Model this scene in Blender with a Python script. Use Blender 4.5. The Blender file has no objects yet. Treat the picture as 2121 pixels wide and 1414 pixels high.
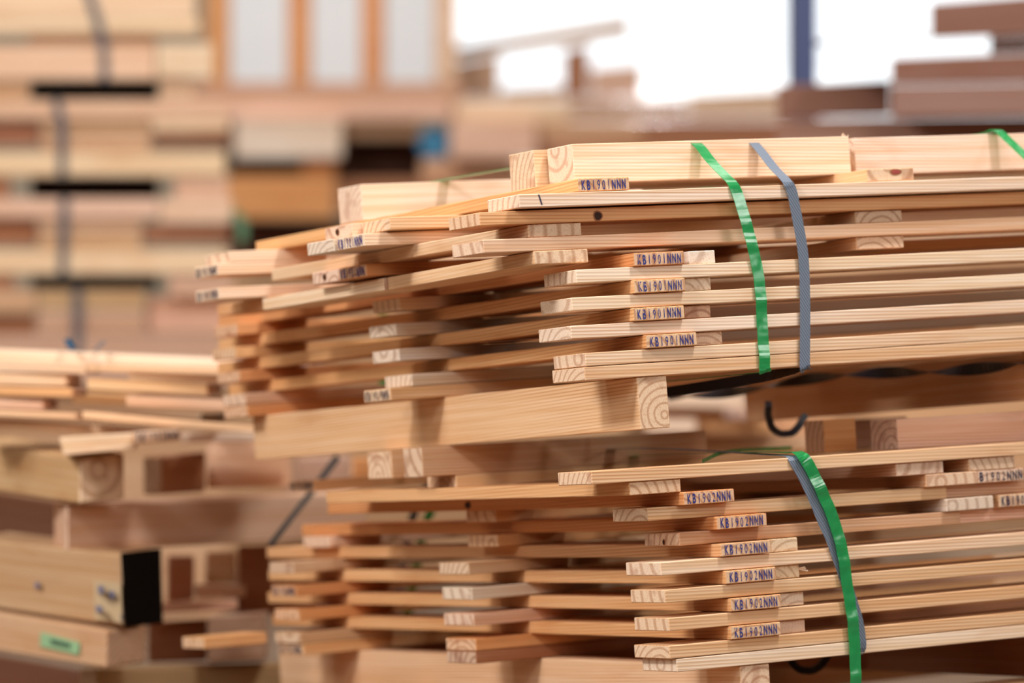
import bpy, bmesh, math, random
from mathutils import Vector, Matrix, noise
random.seed(7)
S = bpy.context.scene
COL = S.collection
# ------------------------------------------------------------------ camera
F = 7700.0; CX, CY = 1060.5, 707.0; CAM_H = 0.62
PITCH = math.atan((892 - 707) / F)
RT = Vector((1, 0, 0)); FW = Vector((0, math.cos(PITCH), math.sin(PITCH))); UP = Vector((0, -math.sin(PITCH), math.cos(PITCH)))
C0 = Vector((0, 0, CAM_H))
cd = bpy.data.cameras.new('camera'); cam = bpy.data.objects.new('camera', cd); COL.objects.link(cam)
cam.location = C0; cam.rotation_euler = (math.pi / 2 + PITCH, 0, 0)
cd.sensor_width = 36; cd.lens = F / 2121 * 36; cd.clip_end = 300
cd.dof.use_dof = True; cd.dof.focus_distance = 5.75; cd.dof.aperture_fstop = 2.15; cd.dof.aperture_blades = 0
S.camera = cam
def cv(r, u, f): return RT * r + UP * u + FW * f
def ray(x, y): return cv((x - CX) / F, (CY - y) / F, 1)
def at(x, y, z): return C0 + ray(x, y) * z          # the point seen at a pixel, z metres in front of the camera
# ------------------------------------------------------------------ bundle axes
A = cv(12815, 581, 7700).normalized()
B = cv(-4627, -463, 7700); B = (B - A * B.dot(A)).normalized()
N = A.cross(B)
O = C0 + ray(1210.5, 760) * 5.704
AU = (A + .012 * N).normalized(); BU = B - .012 * N; BU = (BU - AU * BU.dot(AU)).normalized(); NU = AU.cross(BU)
LOW = (A, B, N); UPP = (AU, BU, NU)
def P(fr, u, v, n): return O + fr[0] * u + fr[1] * v + fr[2] * n
def hit(fr, x, y, v):                                 # where the ray of a pixel meets the plane v = const of a bundle
    d = ray(x, y); t = ((O - C0).dot(fr[1]) + v) / d.dot(fr[1]); q = C0 + d * t - O
    return Vector((q.dot(fr[0]), v, q.dot(fr[2])))
# ------------------------------------------------------------------ materials
def lin(c): return tuple(((v / 255) / 12.92 if v <= 10 else ((v / 255 + .055) / 1.055) ** 2.4) for v in c)
def newmat(name):
    m = bpy.data.materials.new(name); m.use_nodes = True; nt = m.node_tree
    return m, nt, nt.nodes['Principled BSDF']
def nd(nt, t, **k):
    n = nt.nodes.new(t)
    for a, b in k.items(): setattr(n, a, b)
    return n
def wood(name, end=False):
    m, nt, bs = newmat(name); L = nt.links.new
    oi = nd(nt, 'ShaderNodeObjectInfo'); tc = nd(nt, 'ShaderNodeTexCoord')
    mul = nd(nt, 'ShaderNodeMath', operation='MULTIPLY'); mul.inputs[1].default_value = 37.0; L(oi.outputs['Random'], mul.inputs[0])
    off = nd(nt, 'ShaderNodeVectorMath', operation='ADD'); L(tc.outputs['Object'], off.inputs[0]); L(mul.outputs[0], off.inputs[1])
    def noise_(sx, sy, sz, sc, det=3, rough=.55):
        mp = nd(nt, 'ShaderNodeMapping'); mp.inputs['Scale'].default_value = (sx, sy, sz); L(off.outputs[0], mp.inputs['Vector'])
        n = nd(nt, 'ShaderNodeTexNoise'); n.inputs['Scale'].default_value = sc; n.inputs['Detail'].default_value = det; n.inputs['Roughness'].default_value = rough
        L(mp.outputs[0], n.inputs['Vector']); return n
    def ramp(src, a, b, ca=(0, 0, 0, 1), cb=(1, 1, 1, 1)):
        r = nd(nt, 'ShaderNodeValToRGB'); r.color_ramp.elements[0].position = a; r.color_ramp.elements[1].position = b
        r.color_ramp.elements[0].color = ca; r.color_ramp.elements[1].color = cb; L(src, r.inputs[0]); return r
    def mix(fac, a, b, mode='MIX', f=None):
        x = nd(nt, 'ShaderNodeMix', data_type='RGBA', blend_type=mode)
        if f is not None: x.inputs[0].default_value = f
        else: L(fac, x.inputs[0])
        for s, i in ((a, 6), (b, 7)):
            if isinstance(s, tuple): x.inputs[i].default_value = s
            else: L(s, x.inputs[i])
        return x.outputs[2]
    base = oi.outputs['Color']
    if not end:
        g1 = noise_(.35, 22, 22, 5, 4)                 # broad streaks
        c = mix(ramp(g1.outputs[0], .38, .66).outputs[0], base, mix(None, base, (.88, .76, .62, 1), 'MULTIPLY', 1.0))
        w = nd(nt, 'ShaderNodeTexWave', wave_type='BANDS', bands_direction='DIAGONAL')   # growth lines along the board
        mp = nd(nt, 'ShaderNodeMapping'); mp.inputs['Scale'].default_value = (.03, .55, 1); L(off.outputs[0], mp.inputs['Vector']); L(mp.outputs[0], w.inputs['Vector'])
        w.inputs['Scale'].default_value = 118; w.inputs['Distortion'].default_value = 1.5; w.inputs['Detail'].default_value = 2; w.inputs['Detail Scale'].default_value = .35
        g3 = noise_(.6, 6, 6, 3)
        ml = nd(nt, 'ShaderNodeMath', operation='MULTIPLY'); L(ramp(w.outputs[1], .55, 1).outputs[0], ml.inputs[0]); L(ramp(g3.outputs[0], .35, .6).outputs[0], ml.inputs[1])
        m2 = nd(nt, 'ShaderNodeMath', operation='MULTIPLY'); L(ml.outputs[0], m2.inputs[0]); m2.inputs[1].default_value = .72
        c = mix(m2.outputs[0], c, mix(None, base, (.62, .38, .22, 1), 'MULTIPLY', 1.0))
        st = noise_(2.2, 9, 9, 1.6, 3)                 # darker resin patches
        m3 = nd(nt, 'ShaderNodeMath', operation='MULTIPLY'); L(ramp(st.outputs[0], .60, .78).outputs[0], m3.inputs[0]); m3.inputs[1].default_value = .55
        c = mix(m3.outputs[0], c, mix(None, base, (.68, .40, .22, 1), 'MULTIPLY', 1.0))
        bl = noise_(3, 14, 30, 2.1, 3)                 # faint grey-blue sap stain
        m4 = nd(nt, 'ShaderNodeMath', operation='MULTIPLY'); L(ramp(bl.outputs[0], .64, .8).outputs[0], m4.inputs[0]); m4.inputs[1].default_value = .35
        c = mix(m4.outputs[0], c, mix(None, c, (.62, .70, .78, 1), 'MULTIPLY', 1.0))
        bump = w.outputs[1]
    else:
        sp = nd(nt, 'ShaderNodeSeparateXYZ'); L(tc.outputs['Object'], sp.inputs[0])
        def ax(o, k, c0):
            s = nd(nt, 'ShaderNodeMath', operation='MULTIPLY_ADD'); L(oi.outputs['Random'], s.inputs[0]); s.inputs[1].default_value = k; s.inputs[2].default_value = c0
            a_ = nd(nt, 'ShaderNodeMath', operation='ADD'); L(o, a_.inputs[0]); L(s.outputs[0], a_.inputs[1]); return a_.outputs[0]
        fr = nd(nt, 'ShaderNodeMath', operation='FRACT'); m7 = nd(nt, 'ShaderNodeMath', operation='MULTIPLY'); L(oi.outputs['Random'], m7.inputs[0]); m7.inputs[1].default_value = 17.3; L(m7.outputs[0], fr.inputs[0])
        cb = nd(nt, 'ShaderNodeCombineXYZ')
        L(ax(sp.outputs[1], .11, -.055), cb.inputs[0])
        az = nd(nt, 'ShaderNodeMath', operation='MULTIPLY_ADD'); L(fr.outputs[0], az.inputs[0]); az.inputs[1].default_value = .09; L(sp.outputs[2], az.inputs[2]); 
        az2 = nd(nt, 'ShaderNodeMath', operation='ADD'); L(az.outputs[0], az2.inputs[0]); az2.inputs[1].default_value = -.02; L(az2.outputs[0], cb.inputs[1])
        w = nd(nt, 'ShaderNodeTexWave', wave_type='RINGS', rings_direction='Z'); L(cb.outputs[0], w.inputs['Vector'])
        sc_ = nd(nt, 'ShaderNodeMath', operation='MULTIPLY_ADD'); L(fr.outputs[0], sc_.inputs[0]); sc_.inputs[1].default_value = 20; sc_.inputs[2].default_value = 8; L(sc_.outputs[0], w.inputs['Scale']); w.inputs['Distortion'].default_value = 3.0; w.inputs['Detail'].default_value = 2; w.inputs['Detail Scale'].default_value = .5
        r = ramp(w.outputs[1], .62, .98)
        m2 = nd(nt, 'ShaderNodeMath', operation='MULTIPLY'); L(r.outputs[0], m2.inputs[0]); m2.inputs[1].default_value = .62
        b2 = mix(None, base, lin((234, 208, 184)) + (1,), 'MIX', .55)
        c = mix(m2.outputs[0], b2, mix(None, base, (.56, .40, .32, 1), 'MULTIPLY', 1.0))
        sp2 = noise_(1, 1, 1, 420, 2)
        c = mix(ramp(sp2.outputs[0], .5, .68).outputs[0], c, mix(None, c, (.86, .76, .66, 1), 'MULTIPLY', 1.0))
        st = noise_(1, 1, 1, 22, 2)
        m5 = nd(nt, 'ShaderNodeMath', operation='MULTIPLY'); L(ramp(st.outputs[0], .58, .66).outputs[0], m5.inputs[0]); m5.inputs[1].default_value = .45
        c = mix(m5.outputs[0], c, mix(None, base, (.50, .30, .24, 1), 'MULTIPLY', 1.0))
        bump = sp2.outputs[0]
    L(c, bs.inputs['Base Color']); bs.inputs['Roughness'].default_value = .62; bs.inputs['Specular IOR Level'].default_value = .25
    bp = nd(nt, 'ShaderNodeBump'); bp.inputs['Strength'].default_value = .25; bp.inputs['Distance'].default_value = .0006; L(bump, bp.inputs['Height']); L(bp.outputs[0], bs.inputs['Normal'])
    return m
WOOD = wood('pine_side'); WEND = wood('pine_end_grain', True)
def plain(name, rgb, rough=.5, spec=.5, nscale=0, namt=.15):
    m, nt, bs = newmat(name); c = lin(rgb) + (1,)
    bs.inputs['Base Color'].default_value = c; bs.inputs['Roughness'].default_value = rough; bs.inputs['Specular IOR Level'].default_value = spec
    if nscale:
        n = nd(nt, 'ShaderNodeTexNoise'); n.inputs['Scale'].default_value = nscale; tc = nd(nt, 'ShaderNodeTexCoord'); nt.links.new(tc.outputs['Object'], n.inputs['Vector'])
        x = nd(nt, 'ShaderNodeMix', data_type='RGBA'); x.inputs[6].default_value = c; x.inputs[7].default_value = tuple(v * (1 - namt) for v in c[:3]) + (1,)
        nt.links.new(n.outputs[0], x.inputs[0]); nt.links.new(x.outputs[2], bs.inputs['Base Color'])
    return m
def strap_green():
    m, nt, bs = newmat('green_plastic_strap'); L = nt.links.new
    bs.inputs['Base Color'].default_value = lin((46, 168, 98)) + (1,); bs.inputs['Roughness'].default_value = .22; bs.inputs['Coat Weight'].default_value = .6; bs.inputs['Coat Roughness'].default_value = .08
    tr = nd(nt, 'ShaderNodeBsdfTransparent'); tr.inputs[0].default_value = lin((105, 225, 150)) + (1,)
    mx = nd(nt, 'ShaderNodeMixShader'); mx.inputs[0].default_value = .40
    tc = nd(nt, 'ShaderNodeTexCoord'); n = nd(nt, 'ShaderNodeTexNoise'); n.inputs['Scale'].default_value = 45; n.inputs['Detail'].default_value = 1; L(tc.outputs['Object'], n.inputs['Vector'])
    b = nd(nt, 'ShaderNodeBump'); b.inputs['Strength'].default_value = .5; b.inputs['Distance'].default_value = .004; L(n.outputs[0], b.inputs['Height']); L(b.outputs[0], bs.inputs['Normal'])
    out = nt.nodes['Material Output']; L(bs.outputs[0], mx.inputs[1]); L(tr.outputs[0], mx.inputs[2]); L(mx.outputs[0], out.inputs[0]); return m
def strap_grey():
    m, nt, bs = newmat('grey_woven_strap'); L = nt.links.new
    tc = nd(nt, 'ShaderNodeTexCoord'); w = nd(nt, 'ShaderNodeTexWave', wave_type='BANDS', bands_direction='DIAGONAL'); w.inputs['Scale'].default_value = 90; L(tc.outputs['Object'], w.inputs['Vector'])
    x = nd(nt, 'ShaderNodeMix', data_type='RGBA'); x.inputs[6].default_value = lin((84, 96, 114)) + (1,); x.inputs[7].default_value = lin((122, 133, 150)) + (1,); L(w.outputs[1], x.inputs[0]); L(x.outputs[2], bs.inputs['Base Color'])
    b = nd(nt, 'ShaderNodeBump'); b.inputs['Strength'].default_value = .4; b.inputs['Distance'].default_value = .0006; L(w.outputs[1], b.inputs['Height']); L(b.outputs[0], bs.inputs['Normal'])
    bs.inputs['Roughness'].default_value = .45; return m
def ink(name, rgb):
    m, nt, bs = newmat(name); L = nt.links.new
    bs.inputs['Base Color'].default_value = lin(rgb) + (1,); bs.inputs['Roughness'].default_value = .7
    tr = nd(nt, 'ShaderNodeBsdfTransparent'); mx = nd(nt, 'ShaderNodeMixShader'); tc = nd(nt, 'ShaderNodeTexCoord'); oi = nd(nt, 'ShaderNodeObjectInfo')
    ad = nd(nt, 'ShaderNodeVectorMath', operation='ADD'); L(tc.outputs['Object'], ad.inputs[0]); L(oi.outputs['Random'], ad.inputs[1])
    n = nd(nt, 'ShaderNodeTexNoise'); n.inputs['Scale'].default_value = 210; n.inputs['Detail'].default_value = 4; L(ad.outputs[0], n.inputs['Vector'])
    r = nd(nt, 'ShaderNodeValToRGB'); r.color_ramp.elements[0].position = .26; r.color_ramp.elements[1].position = .44; r.color_ramp.elements[1].color = (.92, .92, .92, 1); r.color_ramp.elements[0].color = (.1, .1, .1, 1)
    L(n.outputs[0], r.inputs[0]); L(r.outputs[0], mx.inputs[0]); L(tr.outputs[0], mx.inputs[1]); L(bs.outputs[0], mx.inputs[2]); L(mx.outputs[0], nt.nodes['Material Output'].inputs[0]); return m
GREEN = strap_green(); GREY = strap_grey(); BLACK = plain('black_plastic_strap', (30, 32, 40), .35)
INK = ink('navy_stamp_ink', (24, 42, 128)); INKD = ink('dark_stamp_ink', (34, 34, 70))
KNOT = plain('dark_knot', (62, 34, 24), .6, .3, 300, .5); RED = plain('red_paint', (190, 40, 50))
# tones of timber (sRGB); dark holds the shade painted into deep holes
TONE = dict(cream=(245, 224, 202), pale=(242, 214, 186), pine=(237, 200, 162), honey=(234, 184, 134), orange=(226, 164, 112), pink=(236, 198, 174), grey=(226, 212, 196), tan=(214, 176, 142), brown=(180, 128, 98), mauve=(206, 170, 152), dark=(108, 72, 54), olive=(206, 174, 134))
# ------------------------------------------------------------------ object helpers
def tag(o, label=None, cat=None, group=None, kind=None):
    if label: o['label'] = label
    if cat: o['category'] = cat
    if group: o['group'] = group
    if kind: o['kind'] = kind
    return o
def link(name, bm, mats, parent=None, M=None, tone=None):
    me = bpy.data.meshes.new(name); bm.to_mesh(me); bm.free()
    for m in (mats if isinstance(mats, (list, tuple)) else [mats]): me.materials.append(m)
    o = bpy.data.objects.new(name, me); COL.objects.link(o)
    if parent: o.parent = parent
    if M is not None: o.matrix_world = M
    if tone:
        c = lin(TONE[tone]) if isinstance(tone, str) else lin(tone)
        k = random.uniform(.95, 1.04); o.color = (min(1, c[0] * k), min(1, c[1] * k * random.uniform(.97, 1.02)), c[2] * k * random.uniform(.94, 1.05), 1)
    return o
def basis(X, Y, Z, loc):
    return Matrix(((X.x, Y.x, Z.x, loc.x), (X.y, Y.y, Z.y, loc.y), (X.z, Y.z, Z.z, loc.z), (0, 0, 0, 1)))
def bar(name, pts, side, W, t, tone, mats=None, parent=None, bev=.0012, rough_end=True):
    """a sawn timber: pts run along its reference top edge, side points across its width; origin at its middle"""
    p0, p1 = pts[0], pts[-1]; X = (p1 - p0).normalized(); Y = (side - X * side.dot(X)).normalized(); Z = X.cross(Y)
    flip = Z.z < 0
    if flip: Y = -Y; Z = -Z                          # keep z up; the width then runs to -y
    mid = (p0 + p1) / 2; sgn = -1 if flip else 1
    bm = bmesh.new(); rings = []
    for q in pts:
        d = q - mid; x, y, z = d.dot(X), d.dot(Y), d.dot(Z)
        rings.append([bm.verts.new((x, y + a * sgn * W, z - b * t)) for a, b in ((0, 0), (1, 0), (1, 1), (0, 1))])
    if rough_end:
        for r in (rings[0], rings[-1]):
            k = random.uniform(-.0012, .0012)
            r[1].co.x += k; r[2].co.x += k
    for r, s in zip(rings, rings[1:]):
        for i in range(4): bm.faces.new((r[i], r[(i + 1) % 4], s[(i + 1) % 4], s[i]))
    e0 = bm.faces.new(rings[0]); e1 = bm.faces.new(rings[-1])
    bmesh.ops.recalc_face_normals(bm, faces=bm.faces)
    if bev:
        ed = [e for e in bm.edges if len(e.link_faces) == 2 and e.calc_face_angle(0) > .5]
        bmesh.ops.bevel(bm, geom=ed, offset=bev, segments=1, affect='EDGES')
    bm.normal_update()
    for f in bm.faces:
        if abs(f.normal.x) > .9: f.material_index = 1
    return link(name, bm, mats or [WOOD, WEND], parent, basis(X, Y, Z, mid), tone), sgn
_glyph = {}
def glyph(ch, bold):
    k = (ch, bold)
    if k not in _glyph:
        cu = bpy.data.curves.new('g', 'FONT'); cu.body = ch; cu.size = 1; cu.offset = .030 if bold else .008; cu.resolution_u = 3
        ob = bpy.data.objects.new('g', cu); COL.objects.link(ob); bpy.context.view_layer.update()
        me = ob.evaluated_get(bpy.context.evaluated_depsgraph_get()).to_mesh()
        vs = [v.co.copy() for v in me.vertices]; fs = [tuple(p.vertices) for p in me.polygons]
        x0 = min(v.x for v in vs); x1 = max(v.x for v in vs)
        _glyph[k] = ([((v.x - (x0 + x1) / 2), v.y) for v in vs], fs, x1 - x0)
        ob.evaluated_get(bpy.context.evaluated_depsgraph_get()).to_mesh_clear()
        bpy.data.objects.remove(ob); bpy.data.curves.remove(cu)
    return _glyph[k]
def text_bm(s, width, height, place, bm=None):
    """lettering at an even pitch; place(a, b) puts a point given across and up (metres) on its surface"""
    bm = bm or bmesh.new(); p = width / len(s)
    for i, ch in enumerate(s):
        if ch == ' ': continue
        vs, fs, w = glyph(ch, ch in 'KBN'); sx = p * .74 / max(w, .60); jy = random.uniform(-.04, .04) * height
        vv = [bm.verts.new(place((i + .5) * p + x * sx, y * height / .72 + jy)) for x, y in vs]
        for f in fs:
            try: bm.faces.new([vv[j] for j in f])
            except ValueError: pass
    return bm
def stamp(o, sgn, W, t, s, dark=False, inset=.006, wid=None):
    """the inked number on the near end of a plank"""
    L2 = -min(c[0] for c in o.bound_box) + .0006; zt = max(c[2] for c in o.bound_box if c[0] < 0)
    me = o.data; xs = min(v.co.x for v in me.vertices); ends = [v.co for v in me.vertices if v.co.x < xs + .006]
    z1 = max(v.z for v in ends); y1 = max(v.y for v in ends); y0 = min(v.y for v in ends)
    h = t * .72; w = (wid or W) - 2 * inset
    if sgn < 0: pl = lambda a, b: (xs - .0008, y1 - inset - a, z1 - t + (t - h) / 2 + b)
    else: pl = lambda a, b: (xs - .0008, y1 - inset - a, z1 - t + (t - h) / 2 + b)
    bm = text_bm(s, w, h, pl)
    c = link('stamp', bm, INKD if dark else INK); c.parent = o; c['label'] = 'stamped number ' + s
    return c
T = .0205
def plankA(fr, u0, u1, v, n, label, group, tone='pine', W=.095, t=T, name='plank', cat='plank', bow=0):
    pts = [P(fr, u0 + (u1 - u0) * k / 4, v, n + bow * math.sin(math.pi * k / 4)) for k in range(5)]
    o, s = bar(name, pts, fr[1], W, t, tone); tag(o, label, cat, group); return o, s
def plankB(fr, u, v0, v1, n, label, group, tone='honey', W=.095, t=T, name='plank', cat='plank', dn=0, u_far=None):
    uf = u if u_far is None else u_far
    pts = [P(fr, u + (uf - u) * k / 4, v0 + (v1 - v0) * k / 4, n + dn * k / 4) for k in range(5)]
    o, s = bar(name, pts, fr[0], W, t, tone); tag(o, label, cat, group); return o, s
ORD = ['first', 'second', 'third', 'fourth', 'fifth', 'sixth', 'seventh', 'eighth', 'ninth', 'tenth', 'eleventh', 'twelfth']
def decal(name, o, fr, pts3, mat, label=None):
    bm = bmesh.new(); inv = o.matrix_world.inverted(); bm.faces.new([bm.verts.new(inv @ p) for p in pts3])
    c = link(name, bm, mat); c.parent = o
    if label: c['label'] = label
    return c
RIM = plain('knot_rim', (150, 92, 56), .6)
def disc(name, o, centre, X, Y, Nn, rx, ry, mat, label):
    bm = bmesh.new(); inv = o.matrix_world.inverted(); n = 20; rg = []
    for f_, h in ((1.0, .0004), (.74, .0007), (.3, .0009)):
        r = []
        for k in range(n):
            a = 2 * math.pi * k / n; j = (1 + .05 * math.sin(3 * a + 1)) * f_
            r.append(bm.verts.new(inv @ (centre + Nn * h + X * rx * j * math.cos(a) + Y * ry * j * math.sin(a))))
        rg.append(r)
    for q, (r, s_) in enumerate(zip(rg, rg[1:])):
        for k in range(n): bm.faces.new((r[k], r[(k + 1) % n], s_[(k + 1) % n], s_[k])).material_index = 1 if q == 0 else 0
    bm.faces.new(rg[-1])
    c = link(name, bm, [mat, RIM]); c.parent = o; c['label'] = label; return c
# ================================================================== UPPER BUNDLE
GF = 'long front planks of the upper bundle'; X1 = 1.75
fr = UPP
upper_front = [  # n(top), u0, v, tone, label
 (.2690, -.094, .000, 'cream', 'pale long front plank with black tick near its end, topmost front plank of upper bundle'),
 (.2455, -.153, .022, 'honey', 'long front plank with a dark round knot, just below the topmost front plank'),
 (.2035, -.150, .022, 'pink', 'pinkish long front plank below the knotty one, third from top of upper bundle'),
 (.1500, -.002, .000, 'cream', 'pale long front plank just under the first KB1901NNN row of four, upper bundle'),
 (.1075, -.014, .000, 'cream', 'pale long front plank between the first and second lower KB1901NNN rows'),
 (.0645, -.019, .000, 'cream', 'pale long front plank between the second and third lower KB1901NNN rows'),
 (.0215, .003, .000, 'pale', 'pale long front plank just under the lowest KB1901NNN stamp, second from bundle bottom'),
 (.0000, .000, .000, 'pine', 'bottom long front plank of the upper bundle with ringed end, resting on the square bearer'),
]
# four stamped rows sit at n = .171, .129, .086, .0435 so the planks between them lie at .150, .1075, .0645, .0215
UF = []
for n, u0, v, tone, lab in upper_front:
    o, s = plankA(fr, u0, X1, v, n, lab, GF, tone); UF.append(o)
kn = hit(fr, 1238, 447, .022)
disc('knot', UF[1], P(fr, kn.x, .022, kn.z), fr[0], fr[2], -fr[1], .009, .0085, KNOT, 'dark round knot')
tk = hit(fr, 1117, 412, 0)
decal('pencil_tick', UF[0], fr, [P(fr, tk.x - .002, -.0006, tk.z + .007), P(fr, tk.x + .0005, -.0006, tk.z + .007), P(fr, tk.x + .005, -.0006, tk.z - .009), P(fr, tk.x + .0025, -.0006, tk.z - .009)], INKD)
GB = 'crosswise planks of the upper bundle'
b1, s1 = plankB(fr, .016, .005, 1.10, .2905, 'slanting crosswise plank stamped KB1901NNN, highest stamp in the picture, under the top beams', GB, 'honey', dn=-.003); stamp(b1, s1, .095, T, 'KB1901NNN')
plankB(fr, -.065, .028, .89, .2245, 'crosswise plank with slant-ringed end tucked below the knotty front plank, upper bundle', GB, 'pine', W=.096)
plankB(fr, -.063, .020, .484, .1825, 'short crosswise plank with curved growth rings on its end, below pinkish front plank', GB, 'pine', W=.098, dn=-.004)
plankB(fr, -.066, .494, .93, .1785, 'short crosswise plank in line behind the curved-ring plank, inside upper bundle', GB, 'pale', dn=-.002)
row4 = [(.1710, .100), (.1290, .097), (.0860, .092), (.0430, .111)]
for i, (n, u) in enumerate(row4):
    o, s = plankB(fr, u, -.007, 1.44, n, f'crosswise plank stamped KB1901NNN, {ORD[i]} downward of the four stamps left of the straps', 'stamped KB1901NNN planks of the upper bundle', ['orange', 'honey', 'honey', 'honey'][i]); stamp(o, s, .095, T, 'KB1901NNN')
    plankB(fr, [.216, .203, .199, .217][i], .012, .62, n, f'narrow crosswise plank end right of the {ORD[i]} of the four KB1901NNN stamps, upper bundle', 'narrow crosswise planks of the upper bundle', [(240, 232, 220), (238, 230, 216), (190, 140, 110), (226, 196, 176)][i], W=.050)
for n, u, lab in [(.2905, .572, 'crosswise plank end with a red heart mark below the right top beam'), (.2245, .557, 'speckled crosswise plank end deep in upper bundle, right of the grey strap, upper of two'), (.1825, .555, 'half purple crosswise plank end deep in upper bundle, right of grey strap, lower of two')]:
    o, s = plankB(fr, u, .01 if n > .28 else .03, 1.0, n, lab, 'crosswise planks at the right of the upper bundle', 'pine' if n > .28 else 'tan', W=.095)
    if n > .28:
        disc('heartwood_mark', o, P(fr, u + .058, .0095, n - .006), fr[0], fr[2], -fr[1], .012, .005, plain('heartwood', (160, 70, 62), .6), 'dark red heartwood mark')
# middle row and far row, each a pair of planks side by side
GM = 'middle row planks of the upper bundle'; GR = 'far left row planks of the upper bundle'
for v, n, u, lab, tone, st in [
  (.36, .2680, -.120, 'middle row plank with grey end and orange knotty face, high in upper bundle', 'pine', 0),
  (.46, .2680, -.135, 'middle row plank with a small dark knot on its end, beside the orange knotty one', 'pink', 0),
  (.38, .2455, -.158, 'middle row plank with faint blue stamp on left end, upper of two such stamps', 'pale', 1),
  (.48, .2455, -.160, 'middle row plank with bare grey end left of the upper faint stamp', 'grey', 0),
  (.50, .2035, -.092, 'middle row plank with faint blue stamp on left end, lower of two such stamps', 'orange', 1),
  (.60, .2035, -.090, 'middle row plank with a dark knot on its end left of lower faint stamp', 'pink', 0)]:
    o, s = plankA(fr, u, X1, v, n, lab, GM, tone)
    if st: stamp(o, s, .095, T, 'KB1901NNN')
    if 'knot on its' in lab or 'dark knot' in lab: disc('knot', o, P(fr, u - .0006, v + .05, n - .010), fr[1], fr[2], -fr[0], .006, .006, KNOT, 'dark knot')
for i, (n, u, tone) in enumerate([(.1500, .022, 'pale'), (.1075, .010, 'grey'), (.0645, .013, 'grey'), (.0215, .034, 'grey'), (.0000, -.009, 'pine')]):
    o, s = plankA(fr, u, X1, .60, n, f'middle row plank with pale left end, lower upper bundle, {ORD[i]} of five downward', GM, tone)
    if i == 4: stamp(o, s, .095, T, 'KB1901NNN', True)
for i, (v, n, u, tone, st, lab) in enumerate([
  (1.00, .2664, -.088, 'pale', 0, 'top plank of the far left row with grey end, upper bundle'),
  (1.00, .2455, -.112, 'pale', 1, 'far left plank with dark blue stamp on its end, upper of the two stamped ends'),
  (1.00, .2035, -.113, 'pale', 1, 'far left plank with pale blue stamp on its end, lower of the two stamped ends'),
  (1.26, .1500, .049, 'orange', 0, 'far left plank with pale grey end, first below the two stamped ends'),
  (1.26, .1075, .041, 'honey', 0, 'far left plank with pale end, second below the two stamped ends'),
  (1.26, .0645, .046, 'orange', 0, 'far left plank with pale end, third below the two stamped ends'),
  (1.26, .0215, .054, 'pink', 0, 'far left plank with whitish end, second from bottom of upper bundle'),
  (1.26, .0000, .056, 'orange', 0, 'lowest far left plank of the upper bundle, orange end just above the long bearer')]):
    o, s = plankA(fr, u, X1, v, n, lab, GR, tone)
    if st: stamp(o, s, .095, T, 'KB1901NNN', True)
o, s = plankB(fr, -.02, .85, 1.2, .1825, 'short brown crosswise plank end below the stamped far left ends, upper bundle', GB, 'honey', W=.07)
# top beams
GT = 'square beams on top of the upper bundle'
tb_, _ = plankA(fr, .070, .607, .098, .3530, 'square pale beam under the green and grey straps on top of upper bundle', GT, 'cream', W=.078, t=.062, name='timber_bearer', cat='beam')
for k in range(7):
    p0 = P(fr, .596 + .0016 * k, .100 + .002 * (k % 3), .3525); p1 = p0 + fr[2] * random.uniform(.003, .007) + fr[0] * random.uniform(-.002, .002)
    sp, _ = bar('splinter', [p0, p0.lerp(p1, .5) + fr[0] * .0006, p1], fr[1], .0007, .0008, 'cream', bev=0, rough_end=False)
    sp.parent = tb_; sp.matrix_parent_inverse = tb_.matrix_world.inverted()
plankA(fr, .640, 1.15, .130, .3530, 'square pale beam at top right under the second green strap', GT, 'cream', W=.078, t=.062, name='timber_bearer', cat='beam')
plankA(fr, .050, .60, .182, .3530, 'square beam whose speckled end shows left of the strapped top beam', GT, 'pale', W=.078, t=.062, name='timber_bearer', cat='beam')
plankA(fr, .028, .60, .717, .3525, 'square pale beam lying far back on top left of upper bundle', GT, 'cream', W=.085, t=.062, name='timber_bearer', cat='beam')
# bearers under the upper bundle
GP = 'square bearers under the upper bundle'
plankB(fr, .096, .004, 1.32, -.0210, 'long square bearer with pale speckled end carrying the upper bundle', GP, 'pine', W=.055, t=.081, name='timber_bearer', cat='beam')
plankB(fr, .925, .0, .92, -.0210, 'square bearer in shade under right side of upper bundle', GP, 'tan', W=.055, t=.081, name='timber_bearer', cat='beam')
# ================================================================== LOWER BUNDLE
fr = LOW; GF2 = 'long front planks of the lower bundle'
lower_front = [
 (-.1600, .001, X1, .000, 'pine', 'top long front plank of the lower bundle, pale striped edge under both straps'),
 (-.2230, .111, .694, .018, 'pine', 'long front plank just under the topmost KB1902NNN stamp, ringed left end'),
 (-.2650, .167, .719, .018, 'tan', 'long front plank with a small knot on its end, under second KB1902NNN stamp'),
 (-.3080, .117, X1, .000, 'pale', 'long front plank under the third KB1902NNN stamp from top'),
 (-.3510, .122, X1, .000, 'pine', 'long front plank with a dark streak, under the fourth KB1902NNN stamp'),
 (-.3950, .126, X1, .000, 'pine', 'long front plank with reddish end corner, under the fifth KB1902NNN stamp'),
 (-.4375, .124, X1, .000, 'pine', 'second lowest long front plank of lower bundle, under the sixth KB1902NNN stamp'),
 (-.4590, .136, X1, .000, 'cream', 'lowest long front plank of lower bundle, strongly striped, ringed end on the bearer')]
LF = []
for n, u0, u1, v, tone, lab in lower_front:
    o, s = plankA(fr, u0, u1, v, n, lab, GF2, tone, W=.100); LF.append(o)
disc('knot', LF[2], P(fr, .1664, .062, -.2795), fr[1], fr[2], -fr[0], .004, .005, KNOT, 'small dark knot')
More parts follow.
